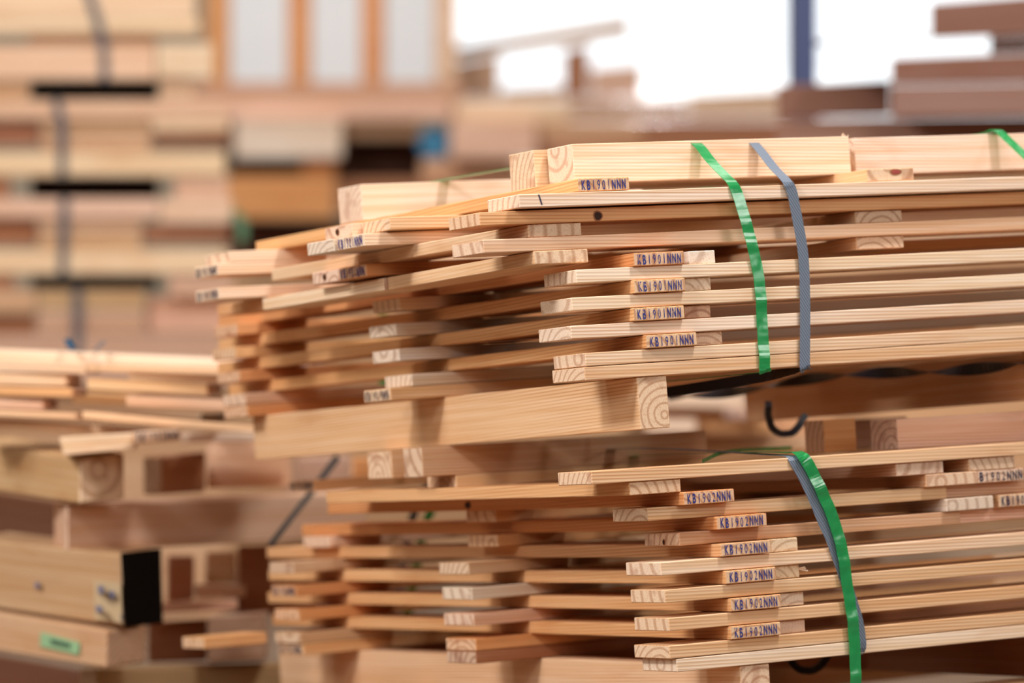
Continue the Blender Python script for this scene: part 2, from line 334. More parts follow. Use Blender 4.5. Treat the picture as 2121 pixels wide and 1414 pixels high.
for n, u0, lab in [(-.2230, .700, 'long front plank beginning behind the right cut end of the plank under topmost stamp'), (-.2650, .725, 'long front plank beginning just right of the cut end of the knotty plank')]:
    plankA(fr, u0, X1, .03, n, lab, GF2, 'pink', W=.10)
GK = 'stamped KB1902NNN planks of the lower bundle'
plankB(fr, .071, .004, 1.0, -.1810, 'crosswise plank with arched growth rings on its end, left of topmost KB1902NNN stamp', GK, 'honey', W=.095, dn=.002)
lowk = [(-.2020, .163, 1.17), (-.2440, .222, 1.39), (-.2865, .227, 1.55), (-.3295, .233, 1.56), (-.3730, .239, 1.58), (-.4165, .236, 1.56)]
KT = ['orange', 'orange', 'honey', 'honey', 'honey', 'honey']
for i, (n, u, L) in enumerate(lowk):
    o, s = plankB(fr, u, -.006, L, n, f'crosswise plank stamped KB1902NNN, {ORD[i]} stamp from top of the lower bundle', GK, KT[i], W=.096); stamp(o, s, .095, T, 'KB1902NNN')
    if i == 0:
        kk = P(fr, u - .0005, .66, n - .011); disc('knot', o, kk, fr[1], fr[2], -fr[0], .011, .007, KNOT, 'dark knot')
for i, (n, u) in enumerate([(-.2865, .333), (-.3295, .334), (-.3730, .338), (-.4165, .338)]):
    o, s = plankB(fr, u, .010, .6, n, ['narrow plank end with fan rings, topmost right of the KB1902NNN stamps', 'narrow splintered plank end right of the fourth KB1902NNN stamp', 'narrow whitish plank end right of the fifth KB1902NNN stamp', 'narrow reddish plank end right of the sixth KB1902NNN stamp'][i], 'narrow crosswise planks of the lower bundle', [(244, 222, 190), (246, 226, 196), (244, 232, 208), (226, 190, 164)][i], W=.052)
    if i == 1:
        for a, b, c in ((.050, .064, -.010), (.049, .058, -.004), (.050, .060, -.006)):
            p0 = P(fr, u + a, .012, n - .006); p1 = P(fr, u + b, .004, n + c)
            sp, _ = bar('splinter', [p0, (p0 + p1) / 2, p1], fr[1], .002, .0022, 'cream', bev=0, rough_end=False)
            mw = sp.matrix_world.copy(); sp.parent = o; sp.matrix_parent_inverse = o.matrix_world.inverted()
GRK = 'crosswise planks at the right of the lower bundle'
for n, u, W, st, lab, tone in [
  (-.1810, .585, .096, '', 'crosswise plank end half striped and half reddish, right of green strap, lower bundle', 'pink'),
  (-.1810, .733, .096, '', 'crosswise plank end with slanting rings near right border, top of lower bundle', 'pine'),
  (-.2020, .644, .104, '', 'crosswise plank end with bold red rings, left of the cut-off stamp at right border', 'pine'),
  (-.2020, .7485, .098, 'B1902NNN', 'crosswise plank with dark stamp running out of the right border', 'pink'),
  (-.2440, .683, .096, '', 'crosswise plank with plain grey-brown end, below the bold-ringed end at right', 'grey'),
  (-.2440, .791, .096, 'KB1902NNN', 'lower crosswise plank with stamp cut off by the right border', 'tan')]:
    o, s = plankB(fr, u, .006, 1.2, n, lab, GRK, tone, W=W)
    if st: stamp(o, s, W, T, st, True, inset=.003)
GN = 'middle row planks of the lower bundle'
for i, (n, u, tone) in enumerate([(-.1600, .108, 'pine'), (-.2230, .181, 'honey'), (-.2650, .182, 'honey'), (-.3080, .122, 'tan'), (-.3510, .125, 'grey'), (-.3950, .126, 'pink'), (-.4375, .127, 'orange'), (-.4590, .126, 'brown')]):
    plankA(fr, u, X1, .60, n, f'middle row plank of the lower bundle, {ORD[i]} left end from the top', GN, tone, W=.100)
GG = 'far left row planks of the lower bundle'
for i, (n, u, tone, st, v) in enumerate([(-.1600, .180, 'honey', 1, 1.25), (-.2650, .204, 'pink', 0, 1.25), (-.3080, .128, 'tan', 0, 1.25), (-.3510, .130, 'orange', 1, 1.25), (-.3950, .134, 'orange', 0, 1.25), (-.4375, .133, 'tan', 0, 1.25), (-.4590, .138, 'honey', 1, 1.25)]):
    o, s = plankA(fr, u, X1, v, n, f'far left plank end of the lower bundle, {ORD[i]} from the top of the column', GG, tone, W=.100)
    if st: stamp(o, s, .100, T, 'KB1902NNN', True)
plankA(fr, -.010, .12, 1.36, -.4375, 'short orange plank poking out left of the lower bundle near its bottom', GG, 'honey', W=.09)
plankB(fr, .256, .004, 1.58, -.4805, 'square bearer carrying the lower bundle at bottom of picture', 'square bearers under the lower bundle', 'pine', W=.056, t=.081, name='timber_bearer', cat='beam')
plankA(fr, .33, X1, 1.32, -.4805, 'added brown bearer under the far side of lower bundle, darkening the gap', 'square bearers under the lower bundle', 'brown', W=.06, t=.081, name='timber_bearer', cat='beam')  # added to hide the lit floor and keep this gap dark
plankA(fr, .10, X1, 1.30, -.562, 'added brown beam below the far side bearer of lower bundle, darkening the gap', 'square bearers under the lower bundle', 'brown', W=.08, t=.050, name='timber_bearer', cat='beam')  # also added, closes the bright strip below the bearer
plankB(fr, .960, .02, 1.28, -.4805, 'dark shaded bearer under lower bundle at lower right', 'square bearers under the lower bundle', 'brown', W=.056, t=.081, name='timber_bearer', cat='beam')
# bearers lying between the two bundles
GT2 = 'short beams lying between the two bundles'
plankA(fr, .93, 1.06, .60, -.1075, 'greyish block end between brown ringed beam and pale beam on lower bundle', GT2, 'mauve', W=.07, t=.052, name='timber_bearer', cat='beam')
for u0, u1, v, W, t, lab, tone in [
  (.663, X1, .10, .074, .050, 'pale beam lying on the lower bundle at right, below the shaded bearer', 'pink'),
  (.658, .725, .30, .056, .056, 'short brown beam with ringed dark end, left of pale beam on the lower bundle', 'orange'),
  (.044, .62, .60, .062, .050, 'long shaded beam lying on lower bundle under the long bearer, nearest of its row', 'tan'),
  (.060, .60, .735, .086, .0470, 'beam with pale end under the long bearer, standing behind the shaded beam', 'pine')]:
    plankA(fr, u0, u1, v, -.160 + t + .0004, lab, GT2, tone, W=W, t=t, name='timber_bearer', cat='beam')
# what carries the lower bundle: a bundle of the same kind standing on the floor
zf = lambda u, v: (0 - P(fr, u, v, 0).z) / N.z
for u0, u1, v, lab in [(.70, X1, .10, 'pale beam end at the bottom right corner below the lower bundle'), (.20, .66, .35, 'beam lying below the bottom bearer, front left'), (.20, .66, .95, 'beam lying below the bottom bearer, far left'), (.70, X1, .95, 'beam lying below the shaded bearer, far right')]:
    plankA(fr, u0, u1, v, -.562, lab, 'beams under the lower bundle', 'pine', W=.08, t=.050, name='timber_bearer', cat='beam')
for v in (.02, .62, 1.2):
    nb = -.613
    pts = [P(fr, .1 + k * .34, v, nb) for k in range(4)]
    bm = bmesh.new(); top = [p - N * .0005 for p in pts]; rr = []
    for p in top:
        q = p + B * .25; rr.append([bm.verts.new(p), bm.verts.new(q), bm.verts.new((q.x, q.y, .0)), bm.verts.new((p.x, p.y, .0))])
    for r, s in zip(rr, rr[1:]):
        for i in range(4): bm.faces.new((r[i], r[(i + 1) % 4], s[(i + 1) % 4], s[i]))
    bm.faces.new(rr[0]); bm.faces.new(rr[-1]); bmesh.ops.recalc_face_normals(bm, faces=bm.faces)
    o = link('timber_wedge', bm, [WOOD, WEND], tone='tan'); tag(o, 'floor block standing under the lower bundle below the picture edge', 'timber block', 'floor blocks under the lower bundle')
# ================================================================== STRAPS
def chaikin(p, it=2):
    for _ in range(it):
        q = [p[0]]
        for a, b in zip(p, p[1:]): q += [a.lerp(b, .2), a.lerp(b, .8)]
        q.append(p[-1]); p = q
    return p
def ribbon(name, pts, wdir, w, mat, label, group=None, cat='strap', th=.0007, smooth=2, parent=None, taper=None, ripple=0):
    pts = chaikin(pts, smooth) if smooth else pts
    if ripple:
        q = []
        for a, b in zip(pts, pts[1:]):
            m = max(1, int((b - a).length / .004)); q += [a.lerp(b, k / m) for k in range(m)]
        q.append(pts[-1]); pts = [p - B * ripple * (1 + math.sin((p - O).dot(N) * 2 * math.pi / .043 + .8)) * (.5 + .5 * math.sin((p - O).dot(N) * 61 + 2)) ** 2 * max(0, 1 - abs((p - O).dot(B) + .005) / .02) for p in q]
    bm = bmesh.new(); rings = []; n = len(pts)
    for i, p in enumerate(pts):
        t = (pts[min(i + 1, n - 1)] - pts[max(i - 1, 0)]).normalized()
        d = wdir(i / (n - 1)) if callable(wdir) else wdir
        s = (d - t * d.dot(t)).normalized(); m = s.cross(t)
        ww = w * (taper(i / (n - 1)) if taper else 1)
        rings.append([bm.verts.new(p + s * a * ww / 2 + m * b * th / 2) for a, b in ((-1, -1), (1, -1), (1, 1), (-1, 1))])
    for r, s in zip(rings, rings[1:]):
        for k in range(4):
            f = bm.faces.new((r[k], r[(k + 1) % 4], s[(k + 1) % 4], s[k])); f.smooth = False
    bm.faces.new(rings[0]); bm.faces.new(rings[-1]); bmesh.ops.recalc_face_normals(bm, faces=bm.faces)
    o = link(name, bm, mat, parent)
    if label: tag(o, label, cat, group)
    return o
def fpts(fr, px, off=-.004): return [P(fr, *(lambda h: (h.x, h.y, h.z))(hit(fr, x, y, v + off))) for x, y, v in px]
# upper green
fr = UPP; GS = 'packing straps round the bundles'
f = fpts(fr, [(1447, 299, .098), (1472, 333, .066), (1500, 362, .03), (1518, 379, .003), (1529, 404, 0), (1548, 470, 0), (1566, 540, 0), (1573, 580, 0), (1577, 640, 0), (1580, 690, 0), (1584, 766, 0), (1584, 768, 0)])
hU = hit(fr, 1436, 294, .10); hB = hit(fr, 1584, 766, 0)
top = [P(fr, .45, 1.452, -.026), P(fr, .455, 1.452, .172), P(fr, .36, 1.15, .296), P(fr, .20, .81, .3555), P(fr, .19, .70, .3555), P(fr, hU.x - .02, .20, .3555), P(fr, hU.x, .11, .3555)]
bot = [P(fr, hB.x, -.002, -.0262), P(fr, hB.x - .01, .05, -.0262), P(fr, hB.x - .03, .7, -.026), P(fr, .45, 1.44, -.025)]
ribbon('packing_strap', top + f + bot, A, .0205, GREEN, 'glossy green strap round the middle of the upper bundle', GS, ripple=.0011)
f = fpts(fr, [(1556, 290, .11), (1576, 312, .088), (1604, 349, .05), (1630, 374, .0), (1641, 396, 0), (1649, 440, 0), (1660, 498, 0), (1666, 547, 0), (1668, 640, 0), (1667, 757, 0), (1667, 762, 0)], -.006)
hU = hit(fr, 1535, 288, .13); hB = hit(fr, 1667, 762, 0)
top = [P(fr, .62, 1.452, -.03), P(fr, .62, 1.452, .172), P(fr, .55, .80, .353), P(fr, hU.x - .03, .20, .3565), P(fr, hU.x, .13, .3565)]
bot = [P(fr, hB.x, -.004, -.0264), P(fr, hB.x - .02, .30, -.036), P(fr, hB.x - .03, .62, -.040), P(fr, .62, 1.44, -.028)]
gs_ = ribbon('packing_strap', top + f + bot[:1], A, .0195, GREY, 'grey woven strap on the upper bundle right of the green strap', GS)
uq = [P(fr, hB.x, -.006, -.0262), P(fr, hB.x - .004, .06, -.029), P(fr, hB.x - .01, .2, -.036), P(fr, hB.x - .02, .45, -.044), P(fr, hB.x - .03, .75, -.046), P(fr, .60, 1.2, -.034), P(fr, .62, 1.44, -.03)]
ribbon('strap_underside', uq, lambda k: fr[0] * math.cos(min(1, k * 4) * 1.15) + fr[2] * math.sin(min(1, k * 4) * 1.15), .0195, BLACK, None, parent=gs_)['label'] = 'underside of the strap, its shade painted black'  # shade under the grey strap is painted as black
f = fpts(fr, [(2064, 266, .125), (2088, 289, .10), (2121, 320, .06), (2160, 356, .004), (2185, 420, 0), (2200, 560, 0), (2210, 720, 0)])
hU = hit(fr, 2052, 263, .13)
ribbon('packing_strap', [P(fr, .9, 1.452, .172), P(fr, .80, .81, .356), P(fr, hU.x - .02, .22, .3555), P(fr, hU.x, .14, .3555)] + f, A, .0205, GREEN, 'second green strap crossing the top beam at the right border', GS)
# lower green and grey
fr = LOW
f = fpts(fr, [(1650, 934, .012), (1663, 944, .0), (1680, 970, 0), (1703, 1021, 0), (1720, 1056, 0), (1737, 1108, 0), (1748, 1157, 0), (1754, 1207, 0), (1760, 1240, 0), (1767, 1295, 0), (1771, 1340, 0), (1772, 1420, 0), (1772, 1500, 0)], -.0075)
hU = hit(fr, 1630, 932, .03)
ribbon('packing_strap', [P(fr, .56, 1.64, -.50), P(fr, .645, 1.64, -.21), P(fr, .60, 1.30, -.150), P(fr, hU.x + .03, .35, -.146), P(fr, hU.x + .003, .06, -.150), P(fr, hU.x + .006, .02, -.1525)] + f, A, .0215, GREEN, 'glossy green strap down the front of the lower bundle', GS, ripple=.0011)
f = fpts(fr, [(1640, 945, 0), (1663, 984, 0), (1684, 1028, 0), (1706, 1083, 0), (1721, 1114, 0), (1744, 1180, 0), (1762, 1235, 0), (1779, 1290, 0), (1786, 1350, 0)], -.003)
hU = hit(fr, 1632, 944, .03)
ribbon('packing_strap', [P(fr, .52, 1.62, -.50), P(fr, .60, 1.62, -.21), P(fr, .50, 1.30, -.152), P(fr, hU.x + .02, .55, -.128), P(fr, hU.x, .03, -.1565)] + f + [P(fr, .47, .012, -.4835), P(fr, .49, .7, -.484), P(fr, .52, 1.6, -.50)], A, .020, GREY, 'grey woven strap slanting behind the green strap of the lower bundle', GS)
q = [(1455, 955, .12), (1490, 938, .22), (1530, 932, .34), (1580, 930, .5), (1640, 927, .6)]
ribbon('packing_strap', fpts(fr, q, 0), N, .006, GREEN, 'thin loose green strap end curling on top of lower bundle', GS)
# twisted black strap hanging below the upper bundle
fr = UPP
ea = hit(fr, 2170, 742, .03); eb = hit(fr, 1380, 818, .98); n = 90; tp = []
for i in range(n + 1):
    k = i / n; p = P(fr, ea.x, ea.y, ea.z).lerp(P(fr, eb.x, eb.y, eb.z), k); tp.append(p - N * .006 * math.sin(k * 9))
Tn = (tp[-1] - tp[0]).normalized(); e1 = (N - Tn * N.dot(Tn)).normalized(); e2 = Tn.cross(e1)
ribbon('packing_strap', tp, lambda k: e1 * math.cos(k * math.pi * 4.6 + .6) + e2 * math.sin(k * math.pi * 4.6 + .6), .021, BLACK, 'twisted black strap hanging under the upper bundle at right', GS, smooth=0)
# loops of black strap behind the lower right corner of each bundle
def loop(px, z, w, label, mat=BLACK):
    pts = [at(x, y, z + dz) for x, y, dz in px]
    ribbon('strap_loop', pts, FW, w, mat, label, 'curled strap ends', 'strap', th=.012, smooth=3)
loop([(1592, 836, 0), (1590, 858, .01), (1598, 885, .02), (1615, 898, .03), (1640, 897, .04), (1655, 882, .05), (1666, 862, .06)], 6.5, .02, 'black strap end curling upward between the two bundles')
loop([(1634, 1352, 0), (1640, 1372, .01), (1655, 1386, .02), (1680, 1389, .03), (1700, 1378, .04), (1718, 1352, .05)], 6.35, .02, 'black strap end curling below the lower bundle beside the green strap')
# ================================================================== THINGS FARTHER BACK
def prism(name, q, zL, zR, ext, tone, label=None, cat=None, group=None, mats=None, parent=None, bev=.004):
    """a timber whose near face has corners q (TL TR BR BL); ext = (dx, dy, dz) carries that face back"""
    f = [at(*q[0], zL), at(*q[1], zR), at(*q[2], zR), at(*q[3], zL)]
    E = at(q[1][0] + ext[0], q[1][1] + ext[1], zR + ext[2]) - f[1]
    X = ((f[1] - f[0]) + (f[2] - f[3])).normalized(); Yn = (E - X * E.dot(X)).normalized(); Z = X.cross(Yn)
    if Z.z < 0: Z = -Z; Yn = -Yn
    mid = (f[0] + f[2]) / 2 + E / 2; M = basis(X, Yn, Z, mid); inv = M.inverted()
    bm = bmesh.new(); a = [bm.verts.new(inv @ p) for p in f]; b = [bm.verts.new(inv @ (p + E)) for p in f]
    bm.faces.new(a); bm.faces.new(b)
    for i in range(4): bm.faces.new((a[i], a[(i + 1) % 4], b[(i + 1) % 4], b[i]))
    bmesh.ops.recalc_face_normals(bm, faces=bm.faces)
    if bev: bmesh.ops.bevel(bm, geom=bm.edges[:], offset=bev, segments=1, affect='EDGES')
    for fc in bm.faces:
        if abs(fc.normal.x) > .8: fc.material_index = 1
    o = link(name, bm, mats or [WOOD, WEND], parent, M, tone)
    if label: tag(o, label, cat, group)
    return o
def rect(x0, x1, y0, y1, s=0): return [(x0, y0), (x1, y0 + s), (x1, y1 + s), (x0, y1)]
# ---- stack at the left, close behind
GL = 'bearers and blocks of the left stack'; GLP = 'planks on the left stack'
prism('timber_bearer', [(-70, 913), (166, 948), (166, 1044), (-70, 1008)], 7.5, 7.05, (92, -10, .09), 'olive', 'big square bearer end high in the left stack, pale squarish end above a dark hole', 'beam', GL)
prism('timber_bearer', [(335, 944), (426, 936), (426, 1018), (335, 1024)], 7.55, 7.6, (-40, 2, .15), 'brown', 'brown bearer end right of the big square bearer in left stack', 'beam', GL)
prism('timber_bearer', [(428, 906), (600, 900), (600, 1008), (428, 1012)], 7.75, 7.8, (20, -4, .4), 'pink', 'peach block standing right of the brown bearer end in left stack', 'timber block', GL)
prism('timber_bearer', [(138, 1048), (760, 1018), (760, 1112), (138, 1142)], 7.14, 7.85, (-36, -5, .16), 'pink', 'long pinkish beam across the left stack above the black ended crate', 'beam', GL)
prism('timber_bearer', [(-70, 1010), (130, 1040), (130, 1128), (-70, 1110)], 8.1, 8.0, (20, 0, .3), 'dark', 'added bearer painted dark as shade in the hole left of the long pinkish beam', 'beam', GL)  # added backing; the hole's shade is put into its colour
c3 = prism('packing_crate', [(-70, 1112), (252, 1148), (258, 1298), (-70, 1250)], 7.4, 7.02, (82, -12, .24), 'olive', 'wooden crate with black end and blue markings in the left stack', 'crate', None)
def patch(par, q, z0, z1, mat, nm, lab=None, d=.006):
    f = [at(*q[0], z0), at(*q[1], z1), at(*q[2], z1), at(*q[3], z0)]; inv = par.matrix_world.inverted(); bm = bmesh.new()
    bk = [p + FW * d for p in f]; a = [bm.verts.new(inv @ p) for p in f]; b = [bm.verts.new(inv @ p) for p in bk]
    bm.faces.new(a); bm.faces.new(b)
    for i in range(4): bm.faces.new((a[i], a[(i + 1) % 4], b[(i + 1) % 4], b[i]))
    bmesh.ops.recalc_face_normals(bm, faces=bm.faces); c = link(nm, bm, mat); c.parent = par
    if lab: c['label'] = lab
    return c
BLK = plain('black_board', (8, 8, 11), .85, .1, 60, .3)
patch(c3, [(250, 1145), (333, 1135), (337, 1290), (258, 1300)], 7.005, 7.24, BLK, 'end_panel', 'black end panel')
LBL = plain('paper_label', (200, 174, 138), .7, .3); BLUE = plain('blue_ink', (124, 124, 152), .7, .3)
patch(c3, [(194, 1201), (250, 1208), (254, 1290), (196, 1282)], 7.075, 7.005, LBL, 'shipping_label', 'pale label with blue print')
for q in ([(203, 1212), (214, 1214), (214, 1230), (203, 1228)], [(218, 1222), (236, 1225), (236, 1240), (218, 1236)], [(198, 1254), (212, 1257), (212, 1268), (198, 1265)], [(240, 1270), (252, 1272), (252, 1284), (240, 1282)]): patch(c3, q, 7.06, 7.0, BLUE, 'printed_mark')
for x in (72, 90, 106): patch(c3, [(x, 1206 + (x - 72) * .12), (x + 9, 1207 + (x - 72) * .12), (x + 9, 1217 + (x - 72) * .12), (x, 1216 + (x - 72) * .12)], 7.22, 7.2, BLUE, 'printed_mark')
prism('timber_bearer', [(346, 1150), (402, 1150), (402, 1242), (346, 1246)], 7.75, 7.78, (0, 0, .3), 'brown', 'brown block right of the black crate end', 'timber block', GL)
prism('timber_bearer', [(404, 1208), (508, 1212), (508, 1236), (404, 1240)], 7.7, 7.75, (0, 0, .3), 'pale', 'short pale rail below the small opening right of the black crate end', 'timber block', GL)
prism('timber_bearer', [(425, 1140), (490, 1140), (490, 1208), (425, 1210)], 8.05, 8.1, (0, 0, .3), 'tan', 'block seen deep inside the small opening of the left stack', 'timber block', GL)
prism('timber_bearer', [(492, 1130), (660, 1124), (660, 1270), (492, 1276)], 7.8, 7.9, (0, 0, .3), 'brown', 'broad brown upright block beside the lower bundle in the left stack', 'timber block', GL)
prism('timber_bearer', [(337, 1246), (492, 1240), (492, 1262), (337, 1270)], 7.6, 7.65, (0, 0, .35), 'pink', 'thin pale board under the small opening in the left stack', 'timber block', GL)
c4 = prism('timber_bearer', [(-70, 1256), (220, 1306), (218, 1384), (-70, 1338)], 7.4, 7.02, (85, -12, .09), 'tan', 'bearer with a green label near the bottom of left stack', 'beam', GL)
patch(c4, [(84, 1309), (165, 1331), (163, 1356), (83, 1338)], 7.185, 7.08, plain('green_label', (150, 188, 144), .7, .3), 'green_label', 'pale green label')
patch(c4, [(104, 1323), (145, 1333), (144, 1341), (104, 1331)], 7.15, 7.1, plain('label_print', (74, 100, 80), .7, .3), 'label_print')
prism('timber_bearer', [(306, 1288), (430, 1280), (430, 1368), (306, 1372)], 7.75, 7.8, (0, 0, .3), 'brown', 'shaded orange-brown block right of the green labelled bearer', 'timber block', GL)
prism('timber_bearer', [(430, 1276), (548, 1268), (550, 1366), (430, 1372)], 7.45, 7.5, (10, -3, .3), 'mauve', 'grey-pink bearer end at the bottom of left stack beside the lower bundle', 'beam', GL)
prism('timber_bearer', [(196, 1386), (640, 1372), (640, 1480), (196, 1490)], 7.3, 7.7, (-40, -4, .2), 'olive', 'lowest long beam of left stack at bottom border', 'beam', GL)
prism('timber_bearer', [(-70, 1345), (190, 1390), (190, 1480), (-70, 1470)], 8.1, 8.0, (0, 0, .3), 'dark', 'added bearer painted dark as shade in the bottom left corner hole', 'beam', GL)  # backing added for the corner hole, coloured dark as its shade
prism('timber_bearer', [(590, 948), (726, 942), (726, 1120), (590, 1122)], 8.3, 8.4, (0, 0, .4), 'mauve', 'grey-mauve block behind the slanting dark strap', 'timber block', GL)
prism('timber_bearer', [(728, 948), (780, 946), (780, 990), (728, 992)], 8.0, 8.05, (0, 0, .3), 'orange', 'dark orange block end left of the beams between the bundles', 'timber block', GL)
nl = [
 ([(-70, 721), (640, 750), (640, 771), (-70, 744)], 7.26, 'cream', 'bright pale plank lying along the top of left stack'),
 ([(-70, 746), (178, 755), (178, 775), (-70, 768)], 7.14, 'pale', 'pale plank at left border under the bright top plank of left stack'),
 ([(180, 757), (640, 774), (640, 784), (180, 768)], 7.16, 'pine', 'thin honey plank under the right part of the bright top plank'),
 ([(266, 772), (560, 784), (560, 797), (266, 786)], 7.18, 'pale', 'pale plank right of the upper dark gap in left stack'),
 ([(-70, 770), (138, 776), (138, 800), (-70, 796)], 7.14, 'pine', 'plank with grey patch left of the small dark gap in left stack'),
 ([(180, 784), (430, 795), (430, 818), (180, 806)], 7.16, 'pine', 'honey plank in the middle of left stack, third layer'),
 ([(-70, 799), (150, 804), (150, 822), (-70, 818)], 7.14, 'honey', 'orange plank at left border, fourth layer of left stack'),
 ([(150, 812), (266, 818), (266, 840), (150, 835)], 7.5, 'honey', 'shaded orange plank behind the middle of left stack'),
 ([(262, 818), (470, 828), (470, 850), (262, 840)], 7.16, 'pink', 'plank with a whitish patch right of centre in left stack'),
 ([(-70, 822), (90, 828), (90, 848), (-70, 843)], 7.14, 'pink', 'pinkish plank with white patch at left border of left stack'),
 ([(-70, 846), (160, 856), (160, 868), (-70, 860)], 7.14, 'pine', 'yellowish thin plank at left border above the wide pale plank'),
 ([(170, 852), (540, 884), (540, 897), (170, 866)], 7.16, 'pine', 'orange-yellow plank sloping down to the right in left stack'),
 ([(-70, 864), (280, 888), (280, 902), (-70, 890)], 7.2, 'pale', 'wide pale plank above the long dark gap in left stack'),
 ([(122, 906), (278, 896), (278, 930), (132, 944)], 7.0, 'pale', 'short pale plank lying on the big square bearer of left stack'),
 ([(374, 896), (600, 900), (600, 914), (374, 916)], 7.55, 'cream', 'pale plank right of the dark stamp in left stack'),
]
for i, (q, z, tone, lab) in enumerate(nl):
    prism('plank', q, z, z + .05, (30 if i not in (13,) else 6, -1, .14), tone, lab, 'plank', GLP, bev=.002)
sp_ = prism('plank', [(280, 894), (372, 888), (372, 911), (282, 918)], 6.93, 7.03, (-8, 2, .2), 'pale', 'plank end with dark blurred stamp in left stack', 'plank', GLP, bev=.002)
def ptext(par, s, q, z0, z1, mat, nm='stamp'):
    f = [at(*q[0], z0), at(*q[1], z1), at(*q[3], z0)]; inv = par.matrix_world.inverted(); ex = f[1] - f[0]; ey = f[0] - f[2]
    bm = text_bm(s, ex.length, ey.length * .8, lambda a, b: inv @ (f[2] + ex.normalized() * a + ey.normalized() * (b + ey.length * .1) - FW * .003)); c = link(nm, bm, mat); c.parent = par
ptext(sp_, 'KB1902NNN', [(282, 893), (372, 888), (372, 911), (283, 917)], 6.925, 7.025, INKD)
e2_ = prism('plank', [(418, 857), (468, 853), (468, 872), (418, 878)], 7.35, 7.42, (-10, 2, .4), 'grey', 'plank end with faint stamp touching the upper bundle, left stack', 'plank', GLP, bev=.002)
ptext(e2_, 'KB1902NNN', [(419, 857), (467, 853), (467, 872), (419, 877)], 7.345, 7.415, INKD)
for x0, x1, y0, y1, par in [(38, 86, 771, 785, 4), (340, 386, 785, 799, 5), (338, 386, 830, 853, 8), (46, 90, 826, 843, 9)]: pass
ribbon('packing_strap', [at(700, 945, 7.42), at(640, 1025, 7.40), at(560, 1128, 7.16)], RT, .0135, plain('dark_grey_strap', (64, 64, 64), .9, .05), 'dark strap slanting down from the long bearer beside the lower bundle', GS, smooth=1)
ribbon('strap_tail', [at(151, 722, 7.24), at(144, 714, 7.25), at(139, 702, 7.27)], RT, .013, plain('blue_plastic', (46, 74, 96), .9, .05), 'blue strap end sticking up on the bright top plank of left stack', 'loose strap ends', 'strap', smooth=1)
ribbon('strap_tail', [at(196, 724, 7.24), at(206, 717, 7.25), at(216, 706, 7.27)], RT, .009, plain('slate_plastic', (110, 100, 98), .9, .05), 'small grey strap end beside the blue one on left stack', 'loose strap ends', 'strap', smooth=1)
# hidden feet of the left stack
for x in (20, 430):
    p = at(x, 1480, 7.9); bm = bmesh.new(); bmesh.ops.create_cube(bm, size=1); bmesh.ops.scale(bm, vec=(.3, .55, max(.05, p.z + .02)), verts=bm.verts)
    o = link('timber_block', bm, [WOOD, WEND], M=Matrix.Translation((p.x, p.y, (p.z) / 2)), tone='tan'); tag(o, 'floor block under the left stack below the picture edge', 'timber block', 'floor blocks under the left stack')
# ---- tall stack at the left, farther back
ZT = 12.0; GTS = 'boards of the tall stack at left'; KTS = 'spacer blocks of the tall stack at left'
tall = [ # x0 x1 y0 y1 tone dz label
 (-90, 404, -40, 36, 'pale', 0, 'topmost thick board of the tall left stack, cut by the upper border'),
 (-90, 412, 38, 70, 'pale', 0, 'pale board second from top of the tall left stack'),
 (60, 322, 72, 94, 'tan', .05, 'thin tan board above the pinkish board of the tall left stack'),
 (-90, 322, 96, 164, 'pink', 0, 'broad pinkish board above the highest dark slot of tall left stack'),
 (326, 440, 92, 162, 'cream', -.02, 'pale board end right of the broad pinkish board, tall left stack'),
 (-90, 470, 208, 246, 'pink', 0, 'orange board below the highest dark slot of tall left stack'),
 (-90, 84, 249, 300, 'brown', .08, 'brown board at left border below the orange board, tall stack'),
 (88, 312, 249, 281, 'tan', .02, 'greyish board in the second tier of the tall left stack'),
 (88, 312, 284, 314, 'tan', .02, 'olive tan board below the greyish one, second tier of tall stack'),
 (316, 474, 249, 273, 'pale', 0, 'honey board end at right of second tier, tall left stack'),
 (316, 470, 276, 300, 'brown', .06, 'shaded brown board end at right of second tier, tall stack'),
 (-90, 466, 317, 364, 'pale', 0, 'pale board above the middle dark slot of the tall left stack'),
 (-90, 328, 412, 450, 'pink', 0, 'peach board below the middle dark slot of tall stack'),
 (332, 480, 412, 462, 'pale', 0, 'honey board end right of the peach board, tall stack'),
 (-90, 78, 453, 506, 'brown', .08, 'brown board at left border of third tier, tall stack'),
 (82, 292, 453, 485, 'tan', .02, 'greyish board in the third tier of the tall stack'),
 (82, 292, 488, 515, 'tan', .02, 'tan board below the greyish one in third tier of tall stack'),
 (296, 474, 466, 500, 'brown', .06, 'shaded brown board end at right of third tier, tall stack'),
 (-90, 476, 518, 567, 'pale', 0, 'pale board above the lowest dark slot of the tall stack'),
 (-90, 74, 600, 648, 'tan', 0, 'tan board at left border below the lowest dark slot'),
 (78, 300, 600, 640, 'olive', .03, 'olive board below the lowest dark slot of tall stack'),
 (78, 300, 643, 690, 'mauve', .03, 'mauve board near the foot of the tall stack'),
 (-90, 74, 651, 692, 'brown', .06, 'brown board at left border near foot of tall stack'),
 (304, 470, 616, 688, 'pink', .1, 'shaded orange board end near foot of tall stack'),
 (-90, 600, 694, 800, 'mauve', 0, 'broad pinkish board at the foot of the tall stack above left stack'),
]
for x0, x1, y0, y1, tone, dz, lab in tall:
    prism('stacked_board', rect(x0, x1, y0, y1), ZT + dz, ZT + dz, (0, 0, .9 - dz), tone, lab, 'board', GTS, bev=.003)
